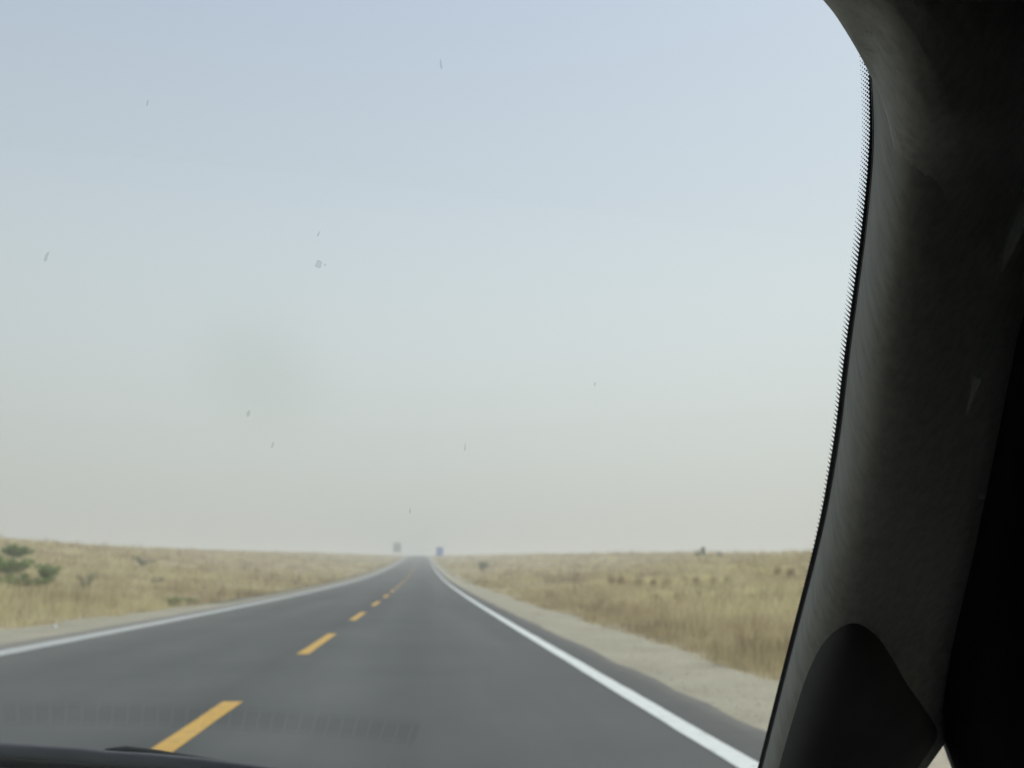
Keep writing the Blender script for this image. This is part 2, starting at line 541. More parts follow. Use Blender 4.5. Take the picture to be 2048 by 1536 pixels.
def grass_field():
    Vs, Fs, Ts = [], [], []
    off = 0
    for (d0, d1, nb, hgt, wid, nper) in ((6, 26, 9000, .36, .0045, 12), (26, 70, 11000, .42, .011, 10),
                                         (70, 180, 12000, .50, .028, 8), (180, 470, 13000, .55, .07, 6)):
        # tufts scattered evenly in bearing and log distance, inside a cone wider than the view
        n = nb * 3
        d = np.exp(np.log(d0) + (np.log(d1) - np.log(d0)) * rng.random(n))
        th = np.radians(-34 + 68 * rng.random(n))
        x, y = d * np.sin(th), d * np.cos(th)
        u = x - xroad(y)
        side = np.sign(u)
        edge = np.where(side < 0, shoulder_edge(y, -1), shoulder_edge(y, 1))
        au = np.abs(u)
        dens = .55 + .5 * fbm(x * .16, y * .16, 77) + .35 * fbm(x * .9, y * .9, 78, 2)
        inb = au - edge
        sparse = (inb > -1.1) & (inb <= .15) & (rng.random(n) < .05)
        ok = ((inb > .15) & (rng.random(n) < np.clip(dens + .25, .12, 1)) & (au < 75)) | sparse
        idx = np.where(ok)[0][:nb]
        x, y, u, inb = x[idx], y[idx], u[idx], inb[idx]
        n = len(x)
        z = terrain(x, y)
        clump = .65 + .5 * fbm(x * .22, y * .22, 99) + .55 * rng.random(n) ** 2
        clump *= np.interp(inb, [-1, 0, .6, 3], [.3, .45, .8, 1.0])
        tall = rng.random(n) < .07
        clump = np.where(tall & (inb > .5), clump * 1.9, clump)
        ttone = np.clip(.54 + .38 * fbm(x * .35, y * .35, 55) + .45 * (rng.random(n) - .5), 0, 1)
        ttone = np.where(tall & (rng.random(n) < .6), ttone * .35, ttone)
        ttone = np.where((inb > .1) & (inb < 1.4), ttone - .25 * np.clip(.5 + fbm(y * .15, u * .3, 66), 0, 1), ttone)
        N = n * nper
        bx = np.repeat(x, nper) + rng.normal(0, .10 + wid * 5, N)
        by = np.repeat(y, nper) + rng.normal(0, .10 + wid * 5, N)
        bz = terrain(bx, by) - .02
        h = hgt * np.repeat(clump, nper) * (.45 + .75 * rng.random(N))
        a = rng.random(N) * 2 * math.pi
        lean = h * (.10 + .42 * rng.random(N) ** 1.5)
        la = rng.random(N) * 2 * math.pi
        wx, wy = np.cos(a) * wid * (.6 + .8 * rng.random(N)), np.sin(a) * wid
        lx, ly_ = np.cos(la) * lean + .04 * h, np.sin(la) * lean
        V = np.zeros((N, 5, 3))
        V[:, 0] = np.stack([bx - wx, by - wy, bz], -1)
        V[:, 1] = np.stack([bx + wx, by + wy, bz], -1)
        V[:, 2] = np.stack([bx + wx * .8 + lx * .35, by + wy * .8 + ly_ * .35, bz + h * .55], -1)
        V[:, 3] = np.stack([bx - wx * .8 + lx * .35, by - wy * .8 + ly_ * .35, bz + h * .55], -1)
        V[:, 4] = np.stack([bx + lx, by + ly_, bz + h], -1)
        F = np.array([(0, 1, 2), (0, 2, 3), (3, 2, 4)])[None] + off + 5 * np.arange(N)[:, None, None]
        off += 5 * N
        tone = np.clip(np.repeat(ttone, nper) + .30 * (rng.random(N) - .5), 0, 1)
        Vs.append(V.reshape(-1, 3)); Fs.append(F.reshape(-1, 3)); Ts.append(np.repeat(tone, 5))
    # rows of stout pale tufts with dark gaps on the right hand field
    for (pxa, pya, step, cnt, tn) in ((1196, 1172, 31, 9, .85), (1211, 1175, 31, 9, .2), (1290, 1198, 41, 6, .8), (1309, 1203, 47, 5, .25), (1470, 1150, 26, 5, .75), (1483, 1153, 26, 5, .25)):
        for i in range(cnt):
            c = pixel_to_land(pxa + i * step + rng.normal(0, 4), pya + rng.normal(0, 3))
            k = 170
            sc = c.y / 1000.0
            rx = c.y * (.0045 if tn > .5 else .0012)
            bx = c.x + rng.normal(0, rx, k); by = c.y + rng.normal(0, rx, k)
            bz = terrain(bx, by) - .02
            h = (c.y * .0115) * (.5 + .6 * rng.random(k))
            a = rng.random(k) * 6.283; wd = c.y * .0003
            V = np.zeros((k, 5, 3)); wx, wy = np.cos(a) * wd, np.sin(a) * wd
            lx, lyy = rng.normal(0, .2, k) * h, rng.normal(0, .2, k) * h
            V[:, 0] = np.stack([bx - wx, by - wy, bz], -1); V[:, 1] = np.stack([bx + wx, by + wy, bz], -1)
            V[:, 2] = np.stack([bx + wx + lx * .4, by + wy + lyy * .4, bz + h * .55], -1); V[:, 3] = np.stack([bx - wx + lx * .4, by - wy + lyy * .4, bz + h * .55], -1)
            V[:, 4] = np.stack([bx + lx, by + lyy, bz + h], -1)
            F = np.array([(0, 1, 2), (0, 2, 3), (3, 2, 4)])[None] + off + 5 * np.arange(k)[:, None, None]
            off += 5 * k
            Vs.append(V.reshape(-1, 3)); Fs.append(F.reshape(-1, 3)); Ts.append(np.full(5 * k, tn) + .1 * np.repeat(rng.random(k) - .5, 5))
    V, F, T = np.concatenate(Vs), np.concatenate(Fs), np.clip(np.concatenate(Ts), 0, 1)
    o = big_mesh('dry_grass', V, F, M_grass, kind='stuff', attrs={'tone': T})
    tag(o, 'dry straw coloured grass and weeds covering the ground on both sides of the road', 'grass')
grass_field()

# ------------------------------------------------------------------ shrubs
M_leaf_green = make_leaf_mat('green_leaves', (.16, .215, .07), (.32, .41, .135))
M_leaf_grey = make_leaf_mat('grey_leaves', (.17, .19, .115), (.32, .335, .19))
M_stem = simple_mat('woody_stem', (.14, .10, .065), .85, nscale=30, var=.3)

def on_ground(px, d):
    """the spot at bearing px and distance d (metres) of the camera, standing on the terrain"""
    r = ray(px, 1144); r = Vector((r.x, r.y)).normalized() * d
    return Vector((r.x, r.y, float(terrain(r.x, r.y))))

def shrub(name, base, w, h, label, mat, cat='shrub', seed=0, leaves=1400, leaf=.05, upright=0.0, group=None, depth=None):
    rg = np.random.default_rng(seed)
    root = empty(name, base, label, cat, group)
    V, F, off = [], [], 0
    tips = []
    nst = 9
    for k in range(nst):
        a = 2 * math.pi * (k + rg.random() * .6) / nst
        rr = w * .5 * (.35 + .6 * rg.random()) * (1 - upright)
        tip = base + Vector((math.cos(a) * rr, math.sin(a) * rr * (depth or 1), h * (.55 + .42 * rg.random())))
        mid = base.lerp(tip, .5) + Vector((0, 0, h * .08))
        v, f = tube_vf([base + Vector((0, 0, -.05)), mid, tip], [.018 * h + .004, .010 * h + .003, .003], 5)
        V += v; F += [tuple(i + off for i in q) for q in f]; off += len(v)
        tips += [tip, mid.lerp(tip, .5), base.lerp(mid, .75)]
    mesh_obj('stem', V, F, M_stem, root)
    n = leaves
    t = np.array([tuple(p) for p in tips])
    r_ = np.array([1.0, .95, .8] * nst)
    ci = rg.integers(0, len(tips), n)
    dirs = rg.normal(size=(n, 3)); dirs /= np.linalg.norm(dirs, axis=1)[:, None]
    rad = (.16 + .14 * rg.random(n)) * min(w, 1.6 * h) * r_[ci]
    c = t[ci] + dirs * rad[:, None] * (rg.random(n) ** .5)[:, None] * np.array([1, 1, .75])
    c[:, 2] = np.maximum(c[:, 2], base.z + .03)
    q = rg.normal(size=(n, 3)); q /= np.linalg.norm(q, axis=1)[:, None]
    s = np.cross(q, dirs + .01); s /= np.linalg.norm(s, axis=1)[:, None]
    L = leaf * (.6 + .8 * rg.random(n))[:, None]
    VV = np.stack([c - q * L, c - s * L * .45, c + q * L, c + s * L * .45], 1).reshape(-1, 3)
    FF = np.arange(4 * n).reshape(-1, 4)
    tone = np.clip(.25 + .5 * rg.random(len(tips))[ci] + .3 * (rg.random(n) - .5), 0, 1)
    big_mesh('foliage', VV, FF, mat, root, attrs={'tone': np.repeat(tone, 4)})
    return root

g1 = 'green shrubs in the dry grass left of the road'
shrub('shrub', on_ground(27, 76), 2.0, .85, 'green shrub highest on the left bank near the skyline', M_leaf_green, seed=1, leaf=.10, group=g1)
shrub('shrub', on_ground(22, 56), 2.4, .75, 'wide low green shrub at the left edge below the skyline shrub', M_leaf_green, seed=2, leaf=.09, leaves=2200, group=g1)
shrub('shrub', on_ground(-34, 50), 2.4, .95, 'bright green shrub cut by the left edge of the picture', M_leaf_green, seed=3, leaf=.08, leaves=2200, group=g1)
shrub('shrub', on_ground(14, 44), 2.0, .50, 'low spreading green shrub in front of the wide shrub at the left edge', M_leaf_green, seed=4, leaf=.06, leaves=2200, group=g1)
shrub('shrub', on_ground(62, 46), 1.9, .42, 'low green shrub joining the spreading one on its right', M_leaf_green, seed=5, leaf=.06, leaves=1800, group=g1)
shrub('shrub', on_ground(94, 50), 1.1, .85, 'upright green shrub at the right end of the green thicket', M_leaf_green, seed=6, leaf=.06, leaves=1200, group=g1)
shrub('shrub', on_ground(174, 48), .9, .75, 'pale grey green shrub standing alone between thicket and bank middle', M_leaf_grey, seed=7, leaf=.045, leaves=420, group=g1)
shrub('shrub', on_ground(284, 90), 2.2, .8, 'yellowish green shrub on the left skyline', M_leaf_grey, seed=8, leaf=.07, leaves=450, group=g1)
shrub('shrub', on_ground(316, 60), .75, .45, 'small green shrub halfway up the left bank', M_leaf_grey, seed=9, leaf=.04, leaves=350, group=g1)
shrub('shrub', on_ground(352, 39), .8, .30, 'low bright green shrub nearest the road on the left', M_leaf_green, seed=10, leaf=.035, leaves=800, group=g1)
shrub('shrub', on_ground(380, 41), .5, .24, 'tiny green shrub beside the low bright one near the road', M_leaf_green, seed=12, leaf=.03, leaves=300, group=g1)
g2 = 'dark shrubs in the dry grass right of the road'
shrub('shrub', on_ground(965, 150), 1.5, 1.3, 'small round grey green shrub in the grass right of the blue sign', M_leaf_grey, seed=13, leaf=.10, leaves=900, group=g2)
shrub('shrub', on_ground(1408, 125), .8, 1.5, 'pointed dark shrub standing on the right skyline', M_leaf_grey, seed=14, leaf=.09, leaves=700, upright=.6, group=g2)
shrub('shrub', on_ground(1397, 127), .8, 1.0, 'shorter dark shrub just left of the pointed skyline one', M_leaf_grey, seed=15, leaf=.08, leaves=350, upright=.3, group=g2)
shrub('shrub', on_ground(1440, 118), .9, .8, 'faint low shrub right of the pointed skyline one', M_leaf_grey, seed=16, leaf=.07, leaves=300, group=g2)

# pale scrap of litter at the edge of the left gravel
M_scrap = simple_mat('white_plastic', (.72, .76, .74), .5, nscale=20, var=.08)
lp = on_ground(118, 24.6)
rg = np.random.default_rng(5)
vv = []
for j in range(5):
    for i in range(5):
        vv.append((lp.x - .07 + .035 * i + .02 * rg.random(), lp.y - .05 + .025 * j, lp.z + .02 + .05 * rg.random() + .05 * math.sin(i * .9)))
so = mesh_obj('litter_scrap', vv, grid_faces(5, 5).tolist(), M_scrap, label='small crumpled white scrap at the outer edge of the left gravel', cat='litter')
sm = so.modifiers.new('thickness', 'SOLIDIFY'); sm.thickness = .004

# ------------------------------------------------------------------ road signs
M_blue = simple_mat('blue_sign_paint', (.10, .25, .74), .45, nscale=12, var=.06)
M_sign_white = simple_mat('white_sign_border', (.70, .72, .70), .5, nscale=12, var=.04)
M_sign_back = simple_mat('grey_sign_back', (.66, .68, .66), .5, metal=.3, nscale=6, var=.12)
M_post = simple_mat('galvanised_post', (.50, .52, .50), .5, metal=.2, nscale=20, var=.1)

def sign(name, px, d, w, h, clear, facing, label):
    base = on_ground(px, d)
    root = empty(name, base, label, 'road sign')
    x, y, z = base
    for s in (-1, 1):
        tube_obj('post', [(x + s * w * .30, y + .07, z - .3), (x + s * w * .30, y + .07, z + clear + h * .97)], .045, M_post, root)
    mat = M_blue if facing else M_sign_back
    board = box_obj('sign_panel', (x - w / 2, x + w / 2, y - .02, y + .01, z + clear, z + clear + h), mat, root, bevel=.008)
    if facing:
        t = .07
        z0, z1, x0, x1 = z + clear + .04, z + clear + h - .04, x - w / 2 + .04, x + w / 2 - .04
        for nm, b in (('border', (x0, x1, y - .026, y - .018, z1 - t, z1)), ('border', (x0, x1, y - .026, y - .018, z0, z0 + t)),
                      ('border', (x0, x0 + t, y - .026, y - .018, z0 + t, z1 - t)), ('border', (x1 - t, x1, y - .026, y - .018, z0 + t, z1 - t))):
            box_obj(nm, b, M_sign_white, board)
    else:
        for zz in (.25, .75):
            box_obj('brace', (x - w * .46, x + w * .46, y - .06, y - .02, z + clear + h * zz - .03, z + clear + h * zz + .03), M_post, board)
    return root
sign('road_sign', 879, 330, 2.3, 2.9, 1.0, True, 'small blue rectangular sign right of the road at the crest')
sign('road_sign', 793, 330, 2.6, 3.1, 2.2, False, 'grey back of a rectangular sign left of the road at the crest')

# ------------------------------------------------------------------ the car we sit in
CAR0 = Vector((-.33, -.3, 0))
car = empty('car', CAR0, 'dark interior of the car around the camera, grey pillar trim beside the windshield', 'car')
ZB, SL = CAM.z - .217, .985
def glass_yb(x): return 1.40 - .25 * ((x + .33) / .71) ** 2
def glass_point(px, py, off=0.0):
    """where the sight line meets the windshield's surface"""
    r = ray(px, py)
    t = .8
    for _ in range(40):
        p = CAM + r * t
        f = p.y - (glass_yb(p.x) + off - (p.z - ZB) / SL)
        p2 = CAM + r * (t + 1e-4)
        f2 = p2.y - (glass_yb(p2.x) + off - (p2.z - ZB) / SL)
        t -= f / ((f2 - f) / 1e-4)
    return CAM + r * t, t
def bulge(f):
    return float(np.mean([lerp_tab(max(f + k, 0), BUL) for k in ((-.02, -.01, 0, .01, .02) if f > .06 else (0,))]))
def P(px, py, d): return CAM + ray(px, py) * d

# pillar edge in the photograph
EDGE = [(-700, 1640), (-400, 1690), (-150, 1722), (0, 1737), (100, 1744), (177, 1747), (234, 1751), (312, 1750), (400, 1742), (504, 1730),
        (712, 1701), (869, 1683), (1025, 1656), (1129, 1631), (1200, 1612), (1337, 1576), (1525, 1528), (1700, 1482)]
ex, ey = np.array([e[1] for e in EDGE], float), np.array([e[0] for e in EDGE], float)
def edge_x(py):
    # smooth by averaging the linear interpolant
    return float(np.mean([np.interp(py + k, ey, ex) for k in (-45, -22, 0, 22, 45)]))

def plastic(name, c, rough, grain=900, bstr=.25, fine=.0004, spec=.5):
    m, n, l, b = nodes(name)
    p = pos(n)
    t = noise(n, l, p, grain, 3, .6)
    t2 = noise(n, l, p, 9, 4, .6)
    r = ramp(n, [(.3, tuple(x * .88 for x in c)), (.7, tuple(x * 1.12 for x in c))])
    l.new(t2.outputs[0], r.inputs[0])
    l.new(r.outputs[0], b.inputs['Base Color'])
    b.inputs['Roughness'].default_value = rough
    b.inputs['Specular IOR Level'].default_value = spec
    bump(n, l, b, t.outputs[0], bstr, fine)
    return m
def make_fabric(name, c, var=.16, bstr=.35):
    m, n, l, b = nodes(name)
    p = pos(n)
    t = noise(n, l, p, 1.0, 5, .65, (150, 150, 9))           # fine creases running down the cloth
    t2 = noise(n, l, p, 1300, 2, .6)
    r = ramp(n, [(.36, tuple(x * (1 - var) for x in c)), (.52, c), (.68, tuple(x * (1 + var * .6) for x in c))])  # crease shading painted into the colour: darker troughs, lighter ridges
    l.new(t.outputs[0], r.inputs[0])
    l.new(r.outputs[0], b.inputs['Base Color'])
    b.inputs['Roughness'].default_value = .95
    b.inputs['Specular IOR Level'].default_value = .1
    b.inputs['Sheen Weight'].default_value = .15
    ad = n.new('ShaderNodeMath'); ad.operation = 'ADD'
    l.new(t.outputs[0], ad.inputs[0]); l.new(t2.outputs[0], ad.inputs[1])
    bump(n, l, b, ad.outputs[0], bstr, .0012)
    return m
M_trim = make_fabric('grey_pillar_plastic', (.40, .415, .385), .06, .12)
M_black_plastic = plastic('black_plastic', (.026, .026, .024), .75, spec=.15)
M_frame = plastic('door_frame_plastic', (.014, .014, .013), .85, spec=.08)
M_rubber = plastic('black_rubber', (.012, .012, .013), .5, 300)
M_frit = plastic('black_ceramic', (.010, .010, .014), .35, 200, .05)
M_slot = plastic('grille_plastic', (.05, .05, .05), .8)
M_dash = plastic('dash_plastic', (.19, .195, .19), .75, 700, .3)
M_paint = plastic('car_paint', (.30, .31, .32), .3, 400, .02)

M_lining = make_fabric('headlining_cloth', (.44, .43, .37))

# --- windshield
def make_glass(stain=True, tint=(.975, .993, .978)):
    m, n, l, b = nodes('windshield_glass')
    n.remove(b)
    tr = n.new('ShaderNodeBsdfTransparent')
    gl = n.new('ShaderNodeBsdfGlossy'); gl.inputs['Roughness'].default_value = .02
    gl.inputs['Color'].default_value = (1, 1, 1, 1)
    # reflectance of one glass surface, the same from either side (Schlick)
    gq = n.new('ShaderNodeNewGeometry')
    dt = n.new('ShaderNodeVectorMath'); dt.operation = 'DOT_PRODUCT'
    l.new(gq.outputs['Incoming'], dt.inputs[0]); l.new(gq.outputs['True Normal'], dt.inputs[1])
    ab = n.new('ShaderNodeMath'); ab.operation = 'ABSOLUTE'; l.new(dt.outputs['Value'], ab.inputs[0])
    om = n.new('ShaderNodeMath'); om.operation = 'SUBTRACT'; om.inputs[0].default_value = 1.0; l.new(ab.outputs[0], om.inputs[1])
    pw = n.new('ShaderNodeMath'); pw.operation = 'POWER'; pw.inputs[1].default_value = 5.0; l.new(om.outputs[0], pw.inputs[0])
    fr = n.new('ShaderNodeMath'); fr.operation = 'MULTIPLY_ADD'; fr.inputs[1].default_value = .958; fr.inputs[2].default_value = .042
    l.new(pw.outputs[0], fr.inputs[0])
    mx = n.new('ShaderNodeMixShader')
    l.new(fr.outputs[0], mx.inputs[0]); l.new(tr.outputs[0], mx.inputs[1]); l.new(gl.outputs[0], mx.inputs[2])
    if stain:
        # one greasy smudge on the glass
        p = pos(n)
        c, _ = glass_point(512, 745)
        sb = n.new('ShaderNodeVectorMath'); sb.operation = 'SUBTRACT'; sb.inputs[1].default_value = c
        l.new(p, sb.inputs[0])
        ln = n.new('ShaderNodeVectorMath'); ln.operation = 'LENGTH'
        l.new(sb.outputs[0], ln.inputs[0])
        r = ramp(n, [(0.0, (.936, .960, .934)), (.025, (.941, .964, .939)), (.05, (.955, .976, .956)), (.075, (.968, .988, .970)), (.105, tint)], 'B_SPLINE')
        l.new(ln.outputs['Value'], r.inputs[0])
        l.new(r.outputs[0], tr.inputs['Color'])
    else:
        tr.inputs['Color'].default_value = (*tint, 1)
    l.new(mx.outputs[0], n['Material Output'].inputs['Surface'])
    return m
M_glass = make_glass(True)
M_side_glass = make_glass(False, (.45, .47, .46))  # dark tint added to hold side light off the pillar trim

def glass_sheet(thick):
    xs = np.linspace(-1.04, .44, 40)
    zs = np.linspace(-.14, .80, 31)
    V = []
    for off in (0.0, thick):
        for z in zs:
            for x in xs:
                V.append((x, glass_yb(x) + off - z / SL, ZB + z))
    n = len(xs) * len(zs)
    F = grid_faces(len(zs), len(xs)).tolist()
    F2 = [tuple(i + n for i in f[::-1]) for f in F]
    R, C = len(zs), len(xs)
    rim = []
    loop = [(0, c) for c in range(C)] + [(r, C - 1) for r in range(1, R)] + [(R - 1, c) for c in range(C - 2, -1, -1)] + [(r, 0) for r in range(R - 2, 0, -1)]
    ids = [r * C + c for r, c in loop]
    for a, b in zip(ids, ids[1:] + ids[:1]):
        rim.append((b, a, a + n, b + n))
    return V, F + F2 + rim
V, F = glass_sheet(.006)
windshield = mesh_obj('windshield', V, F, M_glass, car, smooth=False)
me = windshield.data
me.polygons.foreach_set('use_smooth', [True] * len(me.polygons))

def inner(px, py, off=-.0012):
    return glass_point(px, py, off)[0]

# black ceramic band printed on the glass beside the pillar, then its dots
def ribbon(name, ylist, xa, xb, off, mat, parent, thick=.0008):
    V = []
    for o_ in (off, off - thick):
        for y in ylist:
            V.append(inner(xa(y), y, o_)); V.append(inner(xb(y), y, o_))
    n = 2 * len(ylist)
    F = []
    for i in range(len(ylist) - 1):
        a = 2 * i
        F.append((a, a + 1, a + 3, a + 2))
        F.append((n + a + 2, n + a + 3, n + a + 1, n + a))
        F.append((a + 2, n + a + 2, n + a, a)); F.append((a + 1, n + a + 1, n + a + 3, a + 3))
    return mesh_obj(name, V, F, mat, parent)
yl = np.arange(-650, 1680, 25.0)
bandw = lambda y: np.interp(y, [-600, 100, 177, 312, 900, 1536], [12, 6, 9, 12, 13, 10])
ribbon('frit_band', yl, lambda y: edge_x(y) - bandw(y), lambda y: edge_x(y) + 60, -.0006, M_frit, windshield)
DV, DF, off = [], [], 0
pitch = 8.6
y = 60.0
while y < 1330:
    wmax = np.interp(y, [60, 110, 170, 420, 620, 820, 1000, 1330], [24, 22, 18, 17, 14, 9, 6, 1])
    n = 5
    for k in range(n):
        f = (k + .5) / n
        dx = -bandw(y) + 1.5 - f * wmax
        yy = y - f * wmax * .85                        # the rows of dots run diagonally
        rad = (2.45 - 1.65 * f) * np.interp(y, [500, 1000, 1330], [1.0, .6, .35])
        x_ = edge_x(yy) + dx
        c = inner(x_, yy, -.0007)
        e1 = (inner(x_ + 1, yy, -.0007) - c); e2 = (inner(x_, yy + 1, -.0007) - c)
        for j in range(8):
            t = 2 * math.pi * j / 8
            DV.append(c + e1 * rad * math.cos(t) + e2 * rad * math.sin(t) * 1.15)
        DF.append(tuple(off + j for j in range(8))); off += 8
    y += pitch
fd = mesh_obj('frit_dots', DV, DF, M_frit, windshield, kind='stuff')
sm = fd.modifiers.new('thickness', 'SOLIDIFY'); sm.thickness = .0002

# dried insects and chips on the outside of the glass
M_splat = simple_mat('insect_splat', (.20, .20, .17), .8, nscale=300, var=.4)
_n, _l = M_splat.node_tree.nodes, M_splat.node_tree.links
_t = _n.new('ShaderNodeBsdfTransparent'); _m = _n.new('ShaderNodeMixShader'); _m.inputs[0].default_value = .11
_l.new(_t.outputs[0], _m.inputs[1]); _l.new(_n['Principled BSDF'].outputs[0], _m.inputs[2])
_l.new(_m.outputs[0], _n['Material Output'].inputs['Surface'])
for (px, py, rx, ry_, ang) in ((93, 513, 3, 8, 25), (637, 528, 5, 7, 20), (497, 827, 2.6, 5, 15), (637, 468, 1.6, 5, 25), (545, 890, 1.6, 5, 20),
                              (820, 1022, 1.2, 4, 0), (930, 895, 1.4, 6, 5), (882, 128, 1.8, 9, -8), (295, 205, 1.5, 5, 10), (1190, 768, 1.3, 4, 5),
                              (650, 530, 1.5, 2, 0)):
    c = glass_point(px, py, .0066)[0]
    e1 = glass_point(px + 1, py, .0066)[0] - c
    e2 = glass_point(px, py + 1, .0066)[0] - c
    nrm = e1.cross(e2).normalized()
    if nrm.y < 0: nrm = -nrm
    V = []
    a = math.radians(ang)
    rgs = random.Random(int(px * 7 + py))
    for ring, hgt in ((1.0, .0000), (.6, .0006)):
        for j in range(10):
            t = 2 * math.pi * j / 10
            k = ring * (.75 + .5 * rgs.random())
            u_, v_ = 1.35 * rx * k * math.cos(t), 1.35 * ry_ * k * math.sin(t)
            V.append(c + e1 * (u_ * math.cos(a) + v_ * -math.sin(a)) * 1.0 + e2 * (u_ * math.sin(a) + v_ * math.cos(a)) + nrm * hgt)
    V.append(c + nrm * .0009)
    F = [(j, (j + 1) % 10, 10 + (j + 1) % 10, 10 + j) for j in range(10)] + [(10 + j, 10 + (j + 1) % 10, 20) for j in range(10)]
    F.append(tuple(range(10))[::-1])
    mesh_obj('insect_splat', V, F, M_splat, windshield, smooth=True)

# --- pillar trim: a rounded plastic cover that bulges into the cabin
def lerp_tab(v, tab):
    xs_ = [a for a, _ in tab]; ys_ = [b for _, b in tab]
    return float(np.interp(v, xs_, ys_))
RIGHT = [(-700, 2420), (0, 2330), (700, 2150), (1000, 2110), (1150, 2040), (1230, 1985), (1300, 1932), (1400, 1908), (1478, 1894), (1536, 1852), (1700, 1740)]
BUL = [(0, 0), (.015, .022), (.04, .042), (.08, .060), (.13, .071), (.19, .074), (.27, .067), (.36, .052), (.5, .028), (.7, .006), (1, -.012), (1.5, -.03)]
svals = [0, .004, .01, .02, .03, .045, .06, .08, .1, .12, .14, .165, .19, .22, .25, .285, .32, .36, .4, .45, .5, .6, .7, .8, .9, 1]
ylist = np.arange(-650, 1700, 18.0)
V = []
for y in ylist:
    x0 = edge_x(y)
    d0 = glass_point(x0, y, -.004)[1]
    xr = float(np.mean([lerp_tab(y + k, RIGHT) for k in (-30, -12, 0, 12, 30)])) if y < 1420 or y > 1520 else lerp_tab(y, RIGHT)
    W = 560.0
    for s in svals:
        x = x0 + (xr - x0) * s
        V.append(P(x, y, d0 - bulge((x - x0) / W)))
trim = mesh_obj('pillar_trim', V, grid_faces(len(ylist), len(svals)).tolist(), M_lining, car, smooth=True)
sm = trim.modifiers.new('thickness', 'SOLIDIFY'); sm.thickness = .0012; sm.offset = -1

# rubber edging between glass and trim
pts = [glass_point(edge_x(y) + 1, y, -.006)[0] for y in np.arange(-640, 1690, 30.0)]
tube_obj('rubber_seal', pts, .0022, M_rubber, car, 8)

# --- dark end piece at the foot of the pillar
APEX = [(1490, 1760), (1530, 1640), (1554, 1536), (1584, 1430), (1614, 1340), (1652, 1272), (1704, 1240), (1750, 1262), (1784, 1308), (1815, 1362),
        (1850, 1412), (1878, 1462), (1862, 1500), (1838, 1536), (1800, 1600), (1720, 1740)]
cx_, cy_ = 1730, 1560
rings = [(1.0, .047), (.975, .053), (.94, .059), (.89, .065), (.82, .072), (.72, .079), (.58, .085), (.4, .089), (.15, .091)]
V, F = [], []
dref = glass_point(edge_x(1500), 1500)[1]
# resample the outline finely
op = []
m_ = len(APEX)
for i in range(m_):
    p0, p1, p2, p3 = [np.array(APEX[(i + k) % m_], float) for k in (-1, 0, 1, 2)]
    for t in (0, .25, .5, .75):
        op.append(.5 * ((2 * p1) + (p2 - p0) * t + (2 * p0 - 5 * p1 + 4 * p2 - p3) * t * t + (3 * p1 - p0 - 3 * p2 + p3) * t ** 3))
for sc_, dz in rings:
    for q in op:
        x, y = cx_ + (q[0] - cx_) * sc_, cy_ + (q[1] - cy_) * sc_
        d0 = glass_point(edge_x(y), y, -.004)[1]
        V.append(P(x, y, d0 - bulge((x - edge_x(y)) / 560.0) - dz + .050))
n = len(op)
for r in range(len(rings) - 1):
    for k in range(n):
        F.append((r * n + k, r * n + (k + 1) % n, (r + 1) * n + (k + 1) % n, (r + 1) * n + k))
F.append(tuple((len(rings) - 1) * n + k for k in range(n)))
ep = mesh_obj('dash_end_cover', V, F, plastic('charcoal_plastic', (.075, .075, .068), .8, spec=.2), car, smooth=True)

# --- headlining: folds over the top of the pillar and sweeps back to the roof
HL = [(-700, 1180), (-420, 1330), (-200, 1490), (-90, 1570), (0, 1649), (16, 1665), (52, 1688), (86, 1709), (120, 1728), (156, 1746), (182, 1761),
      (221, 1774), (260, 1783), (300, 1791), (350, 1800), (420, 1808), (520, 1818), (640, 1830), (960, 1856)]
hx, hy = np.array([h[1] for h in HL], float), np.array([h[0] for h in HL], float)
def hl_x(py): return float(np.mean([np.interp(py + k, hy, hx) for k in (-18, -9, 0, 9, 18)]))
V = []
hlist = np.concatenate([np.arange(-680, -60, 30.0), np.arange(-60, 1000, 12.0)])
offs = [0, 2, 6, 14, 28, 50, 85, 130, 190, 270, 370, 500, 680]
dofs = [0, -.006, -.013, -.022, -.031, -.041, -.050, -.055, -.053, -.043, -.022, .015, .08]
for y in hlist:
    x0 = hl_x(y)
    xe = edge_x(y)
    for o_, do in zip(offs, dofs):
        x = x0 + o_
        dt = glass_point(xe, y, -.004)[1]
        # clear of the trim by a finger's width above, sinking behind it lower down
        trim_d = dt - bulge((x - xe) / 560.0)
        gap = np.interp(y, [-700, 0, 160, 300, 430, 1000], [.05, .036, .020, .008, .0040, .0040])
        k = min(1, max(0, (y - 200) / 200)); k = k * k * (3 - 2 * k)
        w_ = min(1, o_ / 170); w_ = w_ * w_ * (3 - 2 * w_)
        gap = gap * (1 - k) + k * (-.004 + (gap + .004) * w_)
        k2 = min(1, max(0, (y + 150) / 500)); k2 = k2 * k2 * (3 - 2 * k2)
        base = (dt + do * .75) * (1 - k2) + trim_d * k2
        V.append(P(x, y, base - gap - .012 * min(1, o_ / 110) * (1 - k)))
hl = mesh_obj('headliner', V, grid_faces(len(hlist), len(offs)).tolist(), M_lining, car, smooth=True)
sm = hl.modifiers.new('thickness', 'SOLIDIFY'); sm.thickness = .0008; sm.offset = -1

